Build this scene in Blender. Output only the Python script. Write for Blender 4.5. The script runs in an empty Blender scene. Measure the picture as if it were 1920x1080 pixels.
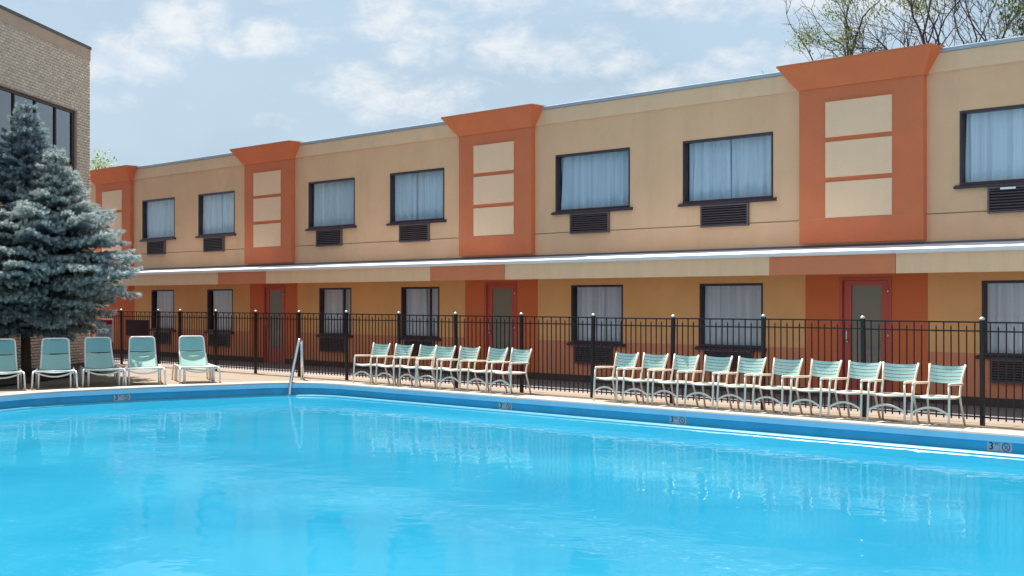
import bpy, bmesh, math, random
import numpy as np
from mathutils import Vector, Matrix
sc = bpy.context.scene
COL = sc.collection
R = math.radians
rng = np.random.default_rng(7)
random.seed(7)

# ------------------------------------------------------------------ camera, sky, sun, exposure
EYE = 1.75
cam_d = bpy.data.cameras.new('camera'); cam = bpy.data.objects.new('camera', cam_d); COL.objects.link(cam)
cam_d.sensor_width = 36.0; cam_d.lens = 45.0; cam_d.shift_y = 23 / 1920
cam_d.clip_start = 0.1; cam_d.clip_end = 3000
cam.location = (0, 0, EYE); cam.rotation_euler = (R(90), 0, R(45))
sc.camera = cam

SUN_AZ, SUN_EL = R(162), R(60)          # math angle of the sun's azimuth from +x, elevation
SUN_DIR = Vector((math.cos(SUN_AZ) * math.cos(SUN_EL), math.sin(SUN_AZ) * math.cos(SUN_EL), math.sin(SUN_EL)))
SKY_STRENGTH = 0.066

def build_world():
    w = bpy.data.worlds.new('World'); sc.world = w; w.use_nodes = True
    nt = w.node_tree; nt.nodes.clear(); N = nt.nodes.new; L = nt.links.new
    out = N('ShaderNodeOutputWorld'); bg = N('ShaderNodeBackground'); bg.inputs['Strength'].default_value = SKY_STRENGTH
    L(bg.outputs[0], out.inputs[0])
    sky = N('ShaderNodeTexSky'); sky.sky_type = 'NISHITA'; sky.sun_disc = False
    sky.sun_elevation = SUN_EL; sky.sun_rotation = math.atan2(SUN_DIR.x, SUN_DIR.y)
    sky.air_density = 1.2; sky.dust_density = 2.2; sky.ozone_density = 1.5
    tc = N('ShaderNodeTexCoord')
    sep = N('ShaderNodeSeparateXYZ'); L(tc.outputs['Generated'], sep.inputs[0])
    def M(op, a, b=None, c=None, clamp=False):
        m = N('ShaderNodeMath'); m.operation = op; m.use_clamp = clamp
        for i, v in enumerate((a, b, c)):
            if v is None: continue
            if isinstance(v, (int, float)): m.inputs[i].default_value = v
            else: L(v, m.inputs[i])
        return m.outputs[0]
    az = M('ARCTAN2', sep.outputs[1], sep.outputs[0])            # compass angle, degrees below
    az = M('MULTIPLY', az, 57.2958)
    el = M('MULTIPLY', M('ARCSINE', sep.outputs[2]), 57.2958)
    # puffy detail
    mp = N('ShaderNodeMapping'); mp.inputs['Scale'].default_value = (1, 1, 1.9); L(tc.outputs['Generated'], mp.inputs[0])
    n1 = N('ShaderNodeTexNoise'); n1.inputs['Scale'].default_value = 14; n1.inputs['Detail'].default_value = 9; n1.inputs['Roughness'].default_value = 0.62
    n1.inputs['Distortion'].default_value = 0.25
    L(mp.outputs[0], n1.inputs['Vector'])
    n2 = N('ShaderNodeTexNoise'); n2.inputs['Scale'].default_value = 4.2; n2.inputs['Detail'].default_value = 6; n2.inputs['Roughness'].default_value = 0.55
    L(mp.outputs[0], n2.inputs['Vector'])
    # cumulus heads: (azimuth, elevation, half width, half height, weight), all round the sky
    heads = [(150.9, 10.6, 1.5, .9, 1), (149.6, 11.9, 1.0, 1.1, 1), (148.3, 12.2, .7, .9, .95), (153.4, 9.9, 1.3, .5, .8), (145.9, 11.3, 1.0, .65, 1), (147.6, 11.0, .7, .4, .75),
             (145.0, 13.6, 1.4, .5, .9), (142.6, 14.0, 1.6, .4, .8), (140.6, 12.6, 1.2, 1.0, 1), (138.9, 11.6, 1.7, 1.0, 1), (139.6, 14.0, 2.6, .9, .95), (136.2, 13.4, 1.6, 1.0, .85), (135.6, 11.3, 1.6, .9, .9),
             (133.2, 10.9, 1.6, .8, 1), (131.2, 11.4, 1.3, .7, .95), (130.0, 10.6, 1.0, .6, .8), (142.0, 9.5, 1.7, .7, .9), (139.8, 8.9, 2.0, .8, .95), (137.4, 9.2, 1.6, .6, .8), (128.3, 9.5, 1.0, .35, .8), (126.5, 9.7, 1.6, .5, .75),
             (126.5, 13.4, 3.4, .8, .85), (122.0, 12.8, 2.6, .9, .9), (118.5, 12.3, 2.5, 1.0, .95), (123.0, 10.5, 2.0, .6, .8)]
    for a in range(-160, 110, 22):
        heads.append((a + random.uniform(-6, 6), random.uniform(9, 26), random.uniform(3, 6), random.uniform(1.2, 2.4), random.uniform(.55, .85)))
    for a in range(-170, 180, 40):  # unseen high clouds added to raise the fill on the shaded facade
        for e in (36, 58):
            heads.append((a + random.uniform(-12, 12), e + random.uniform(-7, 7), random.uniform(8, 16), random.uniform(4, 8), random.uniform(.6, .9)))
    acc = None
    for a, e, ra, re_, wt in heads:
        da = M('MULTIPLY', M('SUBTRACT', az, a), 1 / ra); de = M('MULTIPLY', M('SUBTRACT', el, e), 1 / re_)
        d2 = M('ADD', M('MULTIPLY', da, da), M('MULTIPLY', de, de))
        g = M('MULTIPLY', M('SUBTRACT', 1.0, M('MULTIPLY', d2, 0.30), clamp=True), wt)
        acc = g if acc is None else M('MAXIMUM', acc, g)
    n3 = N('ShaderNodeTexNoise'); n3.inputs['Scale'].default_value = 46; n3.inputs['Detail'].default_value = 8; n3.inputs['Roughness'].default_value = 0.66; n3.inputs['Distortion'].default_value = .5
    L(mp.outputs[0], n3.inputs['Vector'])
    dens = M('ADD', M('MULTIPLY', acc, 0.74), M('ADD', M('MULTIPLY', M('SUBTRACT', n1.outputs[0], .5), 1.9), M('MULTIPLY', M('SUBTRACT', n3.outputs[0], .5), 1.25)))
    mr = N('ShaderNodeMapRange'); mr.interpolation_type = 'SMOOTHSTEP'; L(dens, mr.inputs[0])
    mr.inputs[1].default_value = 0.10; mr.inputs[2].default_value = 1.15; mr.inputs[3].default_value = 0.0; mr.inputs[4].default_value = 0.88
    # dense even veil, raised over the whole sky to fill the shaded facade
    mr2 = N('ShaderNodeMapRange'); mr2.interpolation_type = 'SMOOTHSTEP'; L(n2.outputs[0], mr2.inputs[0])
    mr2.inputs[1].default_value = 0.35; mr2.inputs[2].default_value = 0.75; mr2.inputs[3].default_value = 0.88; mr2.inputs[4].default_value = 0.97
    veil = N('ShaderNodeMix'); veil.data_type = 'RGBA'; L(mr2.outputs[0], veil.inputs[0]); L(sky.outputs[0], veil.inputs[6]); veil.inputs[7].default_value = CLOUD_VEIL
    cl = N('ShaderNodeMix'); cl.data_type = 'RGBA'; L(mr.outputs[0], cl.inputs[0]); L(veil.outputs[2], cl.inputs[6]); cl.inputs[7].default_value = CLOUD_WHITE
    L(cl.outputs[2], bg.inputs['Color'])
CLOUD_VEIL = (1.74, 2.28, 2.8, 1); CLOUD_WHITE = (3.6, 3.68, 3.75, 1)
build_world()

sun_d = bpy.data.lights.new('sun', 'SUN'); sun_d.energy = 2.6; sun_d.angle = R(0.53); sun_d.color = (1.0, 0.95, 0.87)
sun = bpy.data.objects.new('sun', sun_d); COL.objects.link(sun)
sun.rotation_euler = (-SUN_DIR).to_track_quat('-Z', 'Y').to_euler(); sun.location = (0, 0, 30)

vs = sc.view_settings
vs.view_transform = 'Standard'; vs.look = 'None'; vs.exposure = 1.96; vs.gamma = 1.0; vs.use_curve_mapping = False
sc.render.engine = 'CYCLES'
sc.cycles.use_denoising = True
sc.cycles.max_bounces = 10; sc.cycles.transparent_max_bounces = 24
sc.cycles.caustics_reflective = False; sc.cycles.caustics_refractive = False
sc.cycles.sample_clamp_indirect = 8

# ------------------------------------------------------------------ helpers
def lin(r, g, b):
    f = lambda c: (c / 255 / 12.92) if c / 255 <= 0.04045 else ((c / 255 + 0.055) / 1.055) ** 2.4
    return (f(r), f(g), f(b), 1)

MATS = {}
def mat(name, rgb, rough=0.6, var=0.12, vscale=3.0, bump=0.0, bscale=60.0, metal=0.0, spec=0.5, stretch=(1, 1, 1), fine=0.0, trans=0.0, attr=None):
    if name in MATS: return MATS[name]
    m = bpy.data.materials.new(name); m.use_nodes = True; MATS[name] = m
    nt = m.node_tree; b = nt.nodes['Principled BSDF']; N = nt.nodes.new; L = nt.links.new
    b.inputs['Roughness'].default_value = rough; b.inputs['Metallic'].default_value = metal
    b.inputs['Specular IOR Level'].default_value = spec
    tc = N('ShaderNodeTexCoord'); mp = N('ShaderNodeMapping'); mp.inputs['Scale'].default_value = stretch
    L(tc.outputs['Object'], mp.inputs[0])
    n = N('ShaderNodeTexNoise'); n.inputs['Scale'].default_value = vscale; n.inputs['Detail'].default_value = 7; n.inputs['Roughness'].default_value = 0.6
    L(mp.outputs[0], n.inputs['Vector'])
    mr = N('ShaderNodeMapRange'); mr.inputs[1].default_value = 0.25; mr.inputs[2].default_value = 0.75
    mr.inputs[3].default_value = 1 - var; mr.inputs[4].default_value = 1 + var
    L(n.outputs[0], mr.inputs[0])
    fac = mr.outputs[0]
    if fine:
        n3 = N('ShaderNodeTexNoise'); n3.inputs['Scale'].default_value = 90; n3.inputs['Detail'].default_value = 3; L(mp.outputs[0], n3.inputs['Vector'])
        mr3 = N('ShaderNodeMapRange'); mr3.inputs[1].default_value = .3; mr3.inputs[2].default_value = .7; mr3.inputs[3].default_value = 1 - fine; mr3.inputs[4].default_value = 1 + fine
        L(n3.outputs[0], mr3.inputs[0])
        mm = N('ShaderNodeMath'); mm.operation = 'MULTIPLY'; L(fac, mm.inputs[0]); L(mr3.outputs[0], mm.inputs[1]); fac = mm.outputs[0]
    mix = N('ShaderNodeMix'); mix.data_type = 'RGBA'; mix.blend_type = 'MULTIPLY'; mix.inputs[0].default_value = 1
    if attr:
        at = N('ShaderNodeAttribute'); at.attribute_name = attr; L(at.outputs['Color'], mix.inputs[6])
    else:
        mix.inputs[6].default_value = rgb
    cb = N('ShaderNodeCombineColor')
    for i in range(3): L(fac, cb.inputs[i])
    L(cb.outputs[0], mix.inputs[7]); L(mix.outputs[2], b.inputs['Base Color'])
    if bump:
        nb = N('ShaderNodeTexNoise'); nb.inputs['Scale'].default_value = bscale; nb.inputs['Detail'].default_value = 4; L(mp.outputs[0], nb.inputs['Vector'])
        bp = N('ShaderNodeBump'); bp.inputs['Strength'].default_value = bump; bp.inputs['Distance'].default_value = 0.02
        L(nb.outputs[0], bp.inputs['Height']); L(bp.outputs[0], b.inputs['Normal'])
    if trans:
        out = nt.nodes['Material Output']
        tr = N('ShaderNodeBsdfTranslucent'); L(mix.outputs[2], tr.inputs['Color'])
        ms = N('ShaderNodeMixShader'); ms.inputs[0].default_value = trans
        L(b.outputs[0], ms.inputs[1]); L(tr.outputs[0], ms.inputs[2]); L(ms.outputs[0], out.inputs[0])
    return m

def streaks(m, amt, sx=5.0, sz=.22, lo=.45, hi=.8):
    nt = m.node_tree; b = nt.nodes['Principled BSDF']; N = nt.nodes.new; L = nt.links.new
    src = b.inputs['Base Color'].links[0].from_socket
    tc = N('ShaderNodeTexCoord'); mp = N('ShaderNodeMapping'); mp.inputs['Scale'].default_value = (sx, sx, sz); L(tc.outputs['Object'], mp.inputs[0])
    n = N('ShaderNodeTexNoise'); n.inputs['Scale'].default_value = 1.0; n.inputs['Detail'].default_value = 6; n.inputs['Roughness'].default_value = .65; L(mp.outputs[0], n.inputs['Vector'])
    mr = N('ShaderNodeMapRange'); mr.inputs[1].default_value = lo; mr.inputs[2].default_value = hi; mr.inputs[3].default_value = 0; mr.inputs[4].default_value = amt; L(n.outputs[0], mr.inputs[0])
    mx = N('ShaderNodeMix'); mx.data_type = 'RGBA'; L(mr.outputs[0], mx.inputs[0]); L(src, mx.inputs[6]); mx.inputs[7].default_value = (.13, .10, .08, 1)
    L(mx.outputs[2], b.inputs['Base Color'])

def glass_mat(name, tint, refl=1.0, rough=0.0):
    m = bpy.data.materials.new(name); m.use_nodes = True; nt = m.node_tree; nt.nodes.clear(); N = nt.nodes.new; L = nt.links.new
    out = N('ShaderNodeOutputMaterial'); t = N('ShaderNodeBsdfTransparent'); t.inputs[0].default_value = tint
    g = N('ShaderNodeBsdfGlossy'); g.inputs['Roughness'].default_value = rough; g.inputs[0].default_value = (1, 1, 1, 1)
    fr = schlick(nt, .075)
    tc = N('ShaderNodeTexCoord'); nz = N('ShaderNodeTexNoise'); nz.inputs['Scale'].default_value = 1.3; L(tc.outputs['Object'], nz.inputs['Vector'])
    bp = N('ShaderNodeBump'); bp.inputs['Strength'].default_value = 0.04; bp.inputs['Distance'].default_value = 0.02; L(nz.outputs[0], bp.inputs['Height'])
    L(bp.outputs[0], g.inputs['Normal'])
    mu = N('ShaderNodeMath'); mu.operation = 'MULTIPLY'; mu.inputs[1].default_value = refl; mu.use_clamp = True; L(fr, mu.inputs[0])
    ms = N('ShaderNodeMixShader'); L(mu.outputs[0], ms.inputs[0]); L(t.outputs[0], ms.inputs[1]); L(g.outputs[0], ms.inputs[2]); L(ms.outputs[0], out.inputs[0])
    return m

def schlick(nt, f0, normal=None):
    N = nt.nodes.new; L = nt.links.new
    g = N('ShaderNodeNewGeometry'); d = N('ShaderNodeVectorMath'); d.operation = 'DOT_PRODUCT'
    L(normal if normal else g.outputs['Normal'], d.inputs[0]); L(g.outputs['Incoming'], d.inputs[1])
    def M(op, a, b, clamp=False):
        m = N('ShaderNodeMath'); m.operation = op; m.use_clamp = clamp
        for i, v in enumerate((a, b)):
            if v is None: continue
            if isinstance(v, (int, float)): m.inputs[i].default_value = v
            else: L(v, m.inputs[i])
        return m.outputs[0]
    c = M('ABSOLUTE', d.outputs['Value'], None)
    p = M('POWER', M('SUBTRACT', 1.0, c, True), 5.0)
    return M('ADD', M('MULTIPLY', p, 1 - f0), f0)

class MB:
    def __init__(s): s.v = []; s.f = []
    def quad(s, a, b, c, d):
        i = len(s.v); s.v += [tuple(a), tuple(b), tuple(c), tuple(d)]; s.f.append((i, i + 1, i + 2, i + 3)); return s
    def box(s, x0, x1, y0, y1, z0, z1):
        i = len(s.v)
        s.v += [(x, y, z) for z in (z0, z1) for y in (y0, y1) for x in (x0, x1)]
        for f in ((0, 2, 3, 1), (4, 5, 7, 6), (0, 1, 5, 4), (2, 6, 7, 3), (0, 4, 6, 2), (1, 3, 7, 5)): s.f.append(tuple(i + k for k in f))
        return s
    def hull8(s, bot, top):
        """two quads of 4 points (counter-clockwise from above) joined"""
        i = len(s.v); s.v += [tuple(p) for p in bot] + [tuple(p) for p in top]
        s.f.append((i + 3, i + 2, i + 1, i)); s.f.append((i + 4, i + 5, i + 6, i + 7))
        for k in range(4): s.f.append((i + k, i + (k + 1) % 4, i + 4 + (k + 1) % 4, i + 4 + k))
        return s
    def tube(s, pts, r, n=8, caps=True):
        pts = [Vector(p) for p in pts]; m = len(pts); i0 = len(s.v)
        rr = r if isinstance(r, (list, tuple)) else [r] * m
        up = None
        for k in range(m):
            d = (pts[min(k + 1, m - 1)] - pts[max(k - 1, 0)]).normalized()
            if up is None:
                up = Vector((0, 0, 1)) if abs(d.z) < 0.9 else Vector((1, 0, 0))
            a = d.cross(up)
            if a.length < 1e-5: a = d.orthogonal()
            a.normalize(); b = a.cross(d).normalized(); up = b
            for j in range(n):
                t = 2 * math.pi * j / n
                s.v.append(tuple(pts[k] + (a * math.cos(t) + b * math.sin(t)) * rr[k]))
        for k in range(m - 1):
            for j in range(n):
                q = i0 + k * n; s.f.append((q + j, q + n + j, q + n + (j + 1) % n, q + (j + 1) % n))
        if caps:
            s.f.append(tuple(i0 + j for j in range(n))); s.f.append(tuple(i0 + (m - 1) * n + j for j in reversed(range(n))))
        return s
    def lathe(s, c, prof, n=12):
        i0 = len(s.v)
        for r, z in prof:
            for j in range(n):
                t = 2 * math.pi * j / n; s.v.append((c[0] + r * math.cos(t), c[1] + r * math.sin(t), c[2] + z))
        for k in range(len(prof) - 1):
            for j in range(n):
                q = i0 + k * n; s.f.append((q + j, q + (j + 1) % n, q + n + (j + 1) % n, q + n + j))
        s.f.append(tuple(i0 + (len(prof) - 1) * n + j for j in range(n)))
        return s
    def mesh(s, name, off=(0, 0, 0), smooth=False):
        me = bpy.data.meshes.new(name)
        me.from_pydata([(a - off[0], b - off[1], c - off[2]) for a, b, c in s.v], [], s.f); me.update()
        if smooth:
            me.polygons.foreach_set('use_smooth', [True] * len(me.polygons))
        return me
    def build(s, name, m, parent=None, off=(0, 0, 0), smooth=False, kind=None, bevel=0):
        return place(name, s.mesh(name, off, smooth), m, parent, kind=kind, bevel=bevel)

def place(name, me, m=None, parent=None, loc=(0, 0, 0), rot=(0, 0, 0), scale=(1, 1, 1), kind=None, bevel=0):
    if m is not None and not me.materials: me.materials.append(m)
    o = bpy.data.objects.new(name, me); COL.objects.link(o); o.parent = parent
    o.location = loc; o.rotation_euler = rot; o.scale = scale
    if kind: o['kind'] = kind
    if bevel:
        b = o.modifiers.new('bevel', 'BEVEL'); b.width = bevel; b.segments = 2; b.limit_method = 'ANGLE'
    return o

def thing(name, label, cat, loc=(0, 0, 0), rotz=0.0, group=None):
    o = bpy.data.objects.new(name, None); COL.objects.link(o); o.location = loc; o.rotation_euler = (0, 0, rotz)
    o.empty_display_size = 0.2
    return tag(o, label, cat, group)
def tag(o, label, cat, group=None):
    o['label'] = label; o['category'] = cat
    if group: o['group'] = group
    return o
def copy_tree(o, parent=None):
    c = o.copy(); COL.objects.link(c); c.parent = parent
    for ch in list(o.children): copy_tree(ch, c)
    return c

def np_mesh(name, V, F, m, parent=None, cols=None, kind=None, smooth=False):
    """V (n,3), F (k,3|4) numpy -> one object"""
    me = bpy.data.meshes.new(name); V = np.asarray(V, np.float32); F = np.asarray(F, np.int32); k, c = F.shape
    me.vertices.add(len(V)); me.vertices.foreach_set('co', V.ravel())
    me.loops.add(k * c); me.loops.foreach_set('vertex_index', F.ravel())
    me.polygons.add(k); me.polygons.foreach_set('loop_start', np.arange(0, k * c, c, dtype=np.int32))
    me.polygons.foreach_set('loop_total', np.full(k, c, np.int32))
    if smooth: me.polygons.foreach_set('use_smooth', np.ones(k, bool))
    me.update(calc_edges=True); me.validate()
    if cols is not None:
        a = me.color_attributes.new('tint', 'FLOAT_COLOR', 'POINT'); a.data.foreach_set('color', np.asarray(cols, np.float32).ravel())
    return place(name, me, m, parent, kind=kind)

def arc(c, r, a0, a1, n, plane='xz'):
    out = []
    for i in range(n + 1):
        t = R(a0 + (a1 - a0) * i / n); u, v = r * math.cos(t), r * math.sin(t)
        out.append({'xz': (c[0] + u, c[1], c[2] + v), 'yz': (c[0], c[1] + u, c[2] + v), 'xy': (c[0] + u, c[1] + v, c[2])}[plane])
    return out
def rounded(pts, r, n=5):
    """round the inner corners of a polyline"""
    P = [Vector(p) for p in pts]; out = [P[0]]
    for i in range(1, len(P) - 1):
        a, b, c = P[i - 1], P[i], P[i + 1]; rr = min(r, (a - b).length * .48, (c - b).length * .48)
        p0 = b + (a - b).normalized() * rr; p1 = b + (c - b).normalized() * rr
        for k in range(n + 1):
            t = k / n; out.append(p0 * (1 - t) ** 2 + b * 2 * t * (1 - t) + p1 * t * t)
    out.append(P[-1]); return out

# ------------------------------------------------------------------ materials
TAN = mat('stucco_tan', lin(238, 189, 148), .85, .07, 1.1, .25, 55, fine=.05)
BAND = mat('stucco_pale_band', lin(242, 200, 160), .85, .06, 1.3, .2, 55, fine=.04)
PIL = mat('stucco_terracotta', lin(222, 122, 80), .85, .08, 1.2, .25, 55, fine=.05)
CORN = mat('stucco_terracotta_cornice', lin(228, 122, 76), .8, .07, 1.4, .2, 55, fine=.04)
PANEL = mat('stucco_cream_panel', lin(252, 210, 172), .85, .05, 1.7, .2, 55, fine=.03)
FASC = mat('fascia_cream', lin(252, 208, 166), .7, .06, 1.5, .1, 40, stretch=(3, 3, .6))
FASO = mat('fascia_orange', lin(228, 136, 94), .7, .06, 1.5, .1, 40)
LTAN = mat('wall_paint_tan', lin(250, 186, 120), .8, .08, .9, .2, 45, fine=.04)
WAIN = mat('wall_paint_rust', lin(234, 146, 104), .8, .08, .9, .2, 45, fine=.04)
LORA = mat('wall_paint_orange', lin(228, 118, 66), .75, .06, .9, .15, 45)
DOORM = mat('door_paint_red', lin(206, 94, 74), .5, .05, 2)
CAPM = mat('roof_edge_metal', lin(170, 184, 194), .45, .08, 1.5, metal=.3)
LIP = mat('white_gutter_metal', lin(244, 244, 244), .4, .04, 2, stretch=(1, 1, 1))
CANTOP = mat('canopy_roof_membrane', lin(226, 226, 230), .7, .1, .8)
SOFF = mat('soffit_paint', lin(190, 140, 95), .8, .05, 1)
DARK = mat('dark_bronze_frame', lin(70, 52, 58), .45, .12, 4)
ACM = mat('air_conditioner_grille', lin(112, 94, 94), .55, .15, 3)
ACB = mat('air_conditioner_core', lin(50, 42, 48), .8, .1, 3)
PLIN = mat('plinth_dark', lin(92, 72, 66), .85, .2, 1.5, .2, 30)
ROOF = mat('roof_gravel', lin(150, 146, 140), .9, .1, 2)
INSIDE = mat('room_inside', lin(60, 56, 52), .9, .1, 1)
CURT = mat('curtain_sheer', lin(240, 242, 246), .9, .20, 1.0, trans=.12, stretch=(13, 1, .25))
GLASS = glass_mat('window_glass', (.84, .94, 1.0, 1), 1.3)
GLASSL = glass_mat('window_glass_clear', (.93, .95, .97, 1), .8)
GLASSD = glass_mat('door_glass', (.62, .66, .58, 1), .6)
def lighten_pane(m, rgb, f):  # pale diffuse layer added to the pane to brighten the dark interior
    nt = m.node_tree; out = nt.nodes['Material Output']; src = out.inputs[0].links[0].from_socket
    d = nt.nodes.new('ShaderNodeBsdfDiffuse'); d.inputs[0].default_value = rgb
    ms = nt.nodes.new('ShaderNodeMixShader'); ms.inputs[0].default_value = f
    nt.links.new(src, ms.inputs[1]); nt.links.new(d.outputs[0], ms.inputs[2]); nt.links.new(ms.outputs[0], out.inputs[0])
lighten_pane(GLASSD, (.55, .50, .38, 1), .5)
GLASSB = glass_mat('bronze_glass', (.32, .28, .31, 1), 2.3)
STEEL = mat('polished_steel', lin(228, 230, 234), .16, .03, 3, metal=1.0)
CHROME = STEEL
BLACK = mat('black_fence_coat', lin(34, 28, 30), .42, .2, 6)
CAPW = mat('fence_post_cap', lin(196, 190, 186), .3, .1, 4, metal=.5)
FRAMEC = mat('chair_frame_cream', lin(250, 224, 204), .4, .05, 5)
FRAMEW = mat('lounger_frame_white', lin(240, 232, 226), .4, .05, 5)
MINT = mat('vinyl_strap_mint', lin(190, 222, 214), .42, .07, 4, trans=.12)
MINTL = mat('vinyl_strap_shade_tint', lin(150, 204, 206), .42, .07, 4, trans=.22)  # upper lounger back: shade painted in as a darker strap tint
MINTP = mat('vinyl_strap_pale_mint', lin(168, 208, 196), .42, .07, 4, trans=.12)
DECK = mat('deck_concrete', lin(134, 117, 100), .85, .10, .7, .25, 50, fine=.06)
COPE = mat('coping_white', lin(172, 166, 158), .7, .05, 2, .15, 40)
FACE = mat('coping_face_blue', lin(172, 220, 244), .55, .06, 2.5)
GUTW = mat('gutter_wall_blue', lin(74, 196, 236), .45, .12, 2.5)
GUTL = mat('gutter_lip_pale', lin(66, 146, 170), .35, .05, 3)
BASIN = mat('pool_plaster_blue', lin(90, 196, 232), .7, .05, .5)
ASPH = mat('asphalt', lin(96, 90, 92), .9, .15, .8, .3, 60, fine=.12)
MULCH = mat('mulch', lin(70, 58, 52), .95, .35, 9, .8, 40, fine=.2)
BRICK = mat('brick_buff', lin(168, 148, 124), .85, .16, 4.5, .4, 40, fine=.1, stretch=(1, 1, 3))
BRICKB = mat('brick_mortar', lin(190, 170, 148), .9, .12, 3, .3, 60)
BRICKT = mat('brick_top_band', lin(190, 164, 140), .8, .1, 2, .2, 50)
BARK = mat('bark', lin(92, 78, 68), .9, .25, 8, .6, 30, stretch=(1, 1, .2))
BARKG = mat('bark_grey', lin(84, 74, 72), .9, .25, 8, .4, 30)
NEED = mat('spruce_needles', (1, 1, 1, 1), .6, .12, 2, attr='tint', trans=.28)
LEAF = mat('leaf_green', (1, 1, 1, 1), .55, .15, 3, attr='tint', trans=.4)
TILEW = mat('marker_tile', lin(214, 214, 222), .4, .04, 4)
INK = mat('marker_ink', lin(24, 22, 40), .5, .05, 4)
INKG = mat('marker_ink_grey', lin(96, 96, 130), .5, .05, 4)
SIGNW = mat('sign_board_white', lin(196, 198, 212), .5, .05, 5)
SIGNR = mat('sign_heading_red', lin(176, 44, 56), .5, .05, 5)
PLUM = mat('plum_board', lin(78, 52, 66), .6, .1, 3)

for m_, a_ in ((TAN, .13), (BAND, .17), (PIL, .12), (CORN, .10), (PANEL, .06), (FASC, .14), (FASO, .10), (LTAN, .08), (WAIN, .12), (LIP, .10), (FACE, .2), (COPE, .2)): streaks(m_, a_, 2.6, .35, .52, .85)
streaks(DECK, .35, .7, .7, .5, .8); streaks(GUTW, .3, 1.5, 3)

def water_mat():
    m = bpy.data.materials.new('pool_water'); m.use_nodes = True; nt = m.node_tree; nt.nodes.clear(); N = nt.nodes.new; L = nt.links.new
    out = N('ShaderNodeOutputMaterial'); tc = N('ShaderNodeTexCoord')
    def noise(scale, sx, sy, det, rotz=0):
        mp = N('ShaderNodeMapping'); mp.inputs['Scale'].default_value = (sx, sy, 1); mp.inputs['Rotation'].default_value = (0, 0, rotz)
        L(tc.outputs['Object'], mp.inputs[0])
        n = N('ShaderNodeTexNoise'); n.inputs['Scale'].default_value = scale; n.inputs['Detail'].default_value = det; n.inputs['Roughness'].default_value = .5
        n.inputs['Distortion'].default_value = .4; L(mp.outputs[0], n.inputs['Vector']); return n.outputs[0]
    a = noise(1.35, 1, 1, 2, .3); b = noise(5.2, 1, 1.3, 1, .9)
    ad = N('ShaderNodeMath'); ad.operation = 'MULTIPLY_ADD'; L(b, ad.inputs[0]); ad.inputs[1].default_value = .16; L(a, ad.inputs[2])
    bp = N('ShaderNodeBump'); bp.inputs['Strength'].default_value = .27; bp.inputs['Distance'].default_value = .035; L(ad.outputs[0], bp.inputs['Height'])
    tr = N('ShaderNodeBsdfTransparent'); tr.inputs[0].default_value = (.42, .86, .97, 1)
    df = N('ShaderNodeBsdfDiffuse')
    c = noise(.35, 1, 1, 4, .2); mr = N('ShaderNodeMapRange'); L(c, mr.inputs[0]); mr.inputs[1].default_value = .3; mr.inputs[2].default_value = .7
    mx = N('ShaderNodeMix'); mx.data_type = 'RGBA'; L(mr.outputs[0], mx.inputs[0]); mx.inputs[6].default_value = (.012, .20, .335, 1); mx.inputs[7].default_value = (.026, .255, .39, 1)
    L(mx.outputs[2], df.inputs[0]); L(bp.outputs[0], df.inputs['Normal'])
    body = N('ShaderNodeMixShader'); body.inputs[0].default_value = .84; L(tr.outputs[0], body.inputs[1]); L(df.outputs[0], body.inputs[2])
    gl = N('ShaderNodeBsdfGlossy'); gl.inputs['Roughness'].default_value = .008; L(bp.outputs[0], gl.inputs['Normal'])
    fr = schlick(nt, .02, bp.outputs[0])
    mu = N('ShaderNodeMath'); mu.operation = 'MULTIPLY'; L(fr, mu.inputs[0]); mu.inputs[1].default_value = .46
    ms = N('ShaderNodeMixShader'); L(mu.outputs[0], ms.inputs[0]); L(body.outputs[0], ms.inputs[1]); L(gl.outputs[0], ms.inputs[2]); L(ms.outputs[0], out.inputs[0])
    return m
WATER = water_mat()

# ------------------------------------------------------------------ pool, deck, ground
ctrl = [(1.0, 16.45), (-21.4, 16.45)] + [(-21.4 - 1.55 * math.sin(R(a)), 15.0 + 1.45 * math.cos(R(a))) for a in range(9, 90, 9)] + \
       [(-22.98, 15.0), (-23.2, 14.2), (-23.42, 13.2), (-23.56, 12.2), (-23.60, 11.3), (-23.5, 10.6), (-23.25, 9.95), (-22.85, 9.3), (-22.2, 8.75), (-12.0, 3.3), (-11.2, 3.05), (-10.4, 3.0), (1.0, 3.0)]
POOL = [Vector(p) for p in ctrl]          # counter-clockwise seen from above
def offset(loop, d):                       # d > 0 = outward
    n = len(loop); out = []
    for i in range(n):
        a, b, c = loop[i - 1], loop[i], loop[(i + 1) % n]
        t0 = (b - a).normalized(); t1 = (c - b).normalized()
        n0 = Vector((t0.y, -t0.x)); n1 = Vector((t1.y, -t1.x)); nn = (n0 + n1)
        nn = nn / max(nn.dot(n0), .3) if nn.length > 1e-6 else n0
        out.append(b + nn * d)
    return out
assert sum(POOL[i - 1].x * POOL[i].y - POOL[i].x * POOL[i - 1].y for i in range(len(POOL))) > 0
def sweep(prof):                           # prof: list of (outward offset, z)
    mb = MB(); loops = [[(p.x, p.y, z) for p in offset(POOL, o)] for o, z in prof]; n = len(POOL)
    for l in loops: mb.v += l
    for k in range(len(loops) - 1):
        for i in range(n):
            j = (i + 1) % n; mb.f.append((k * n + i, k * n + j, (k + 1) * n + j, (k + 1) * n + i))
    return mb
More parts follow.
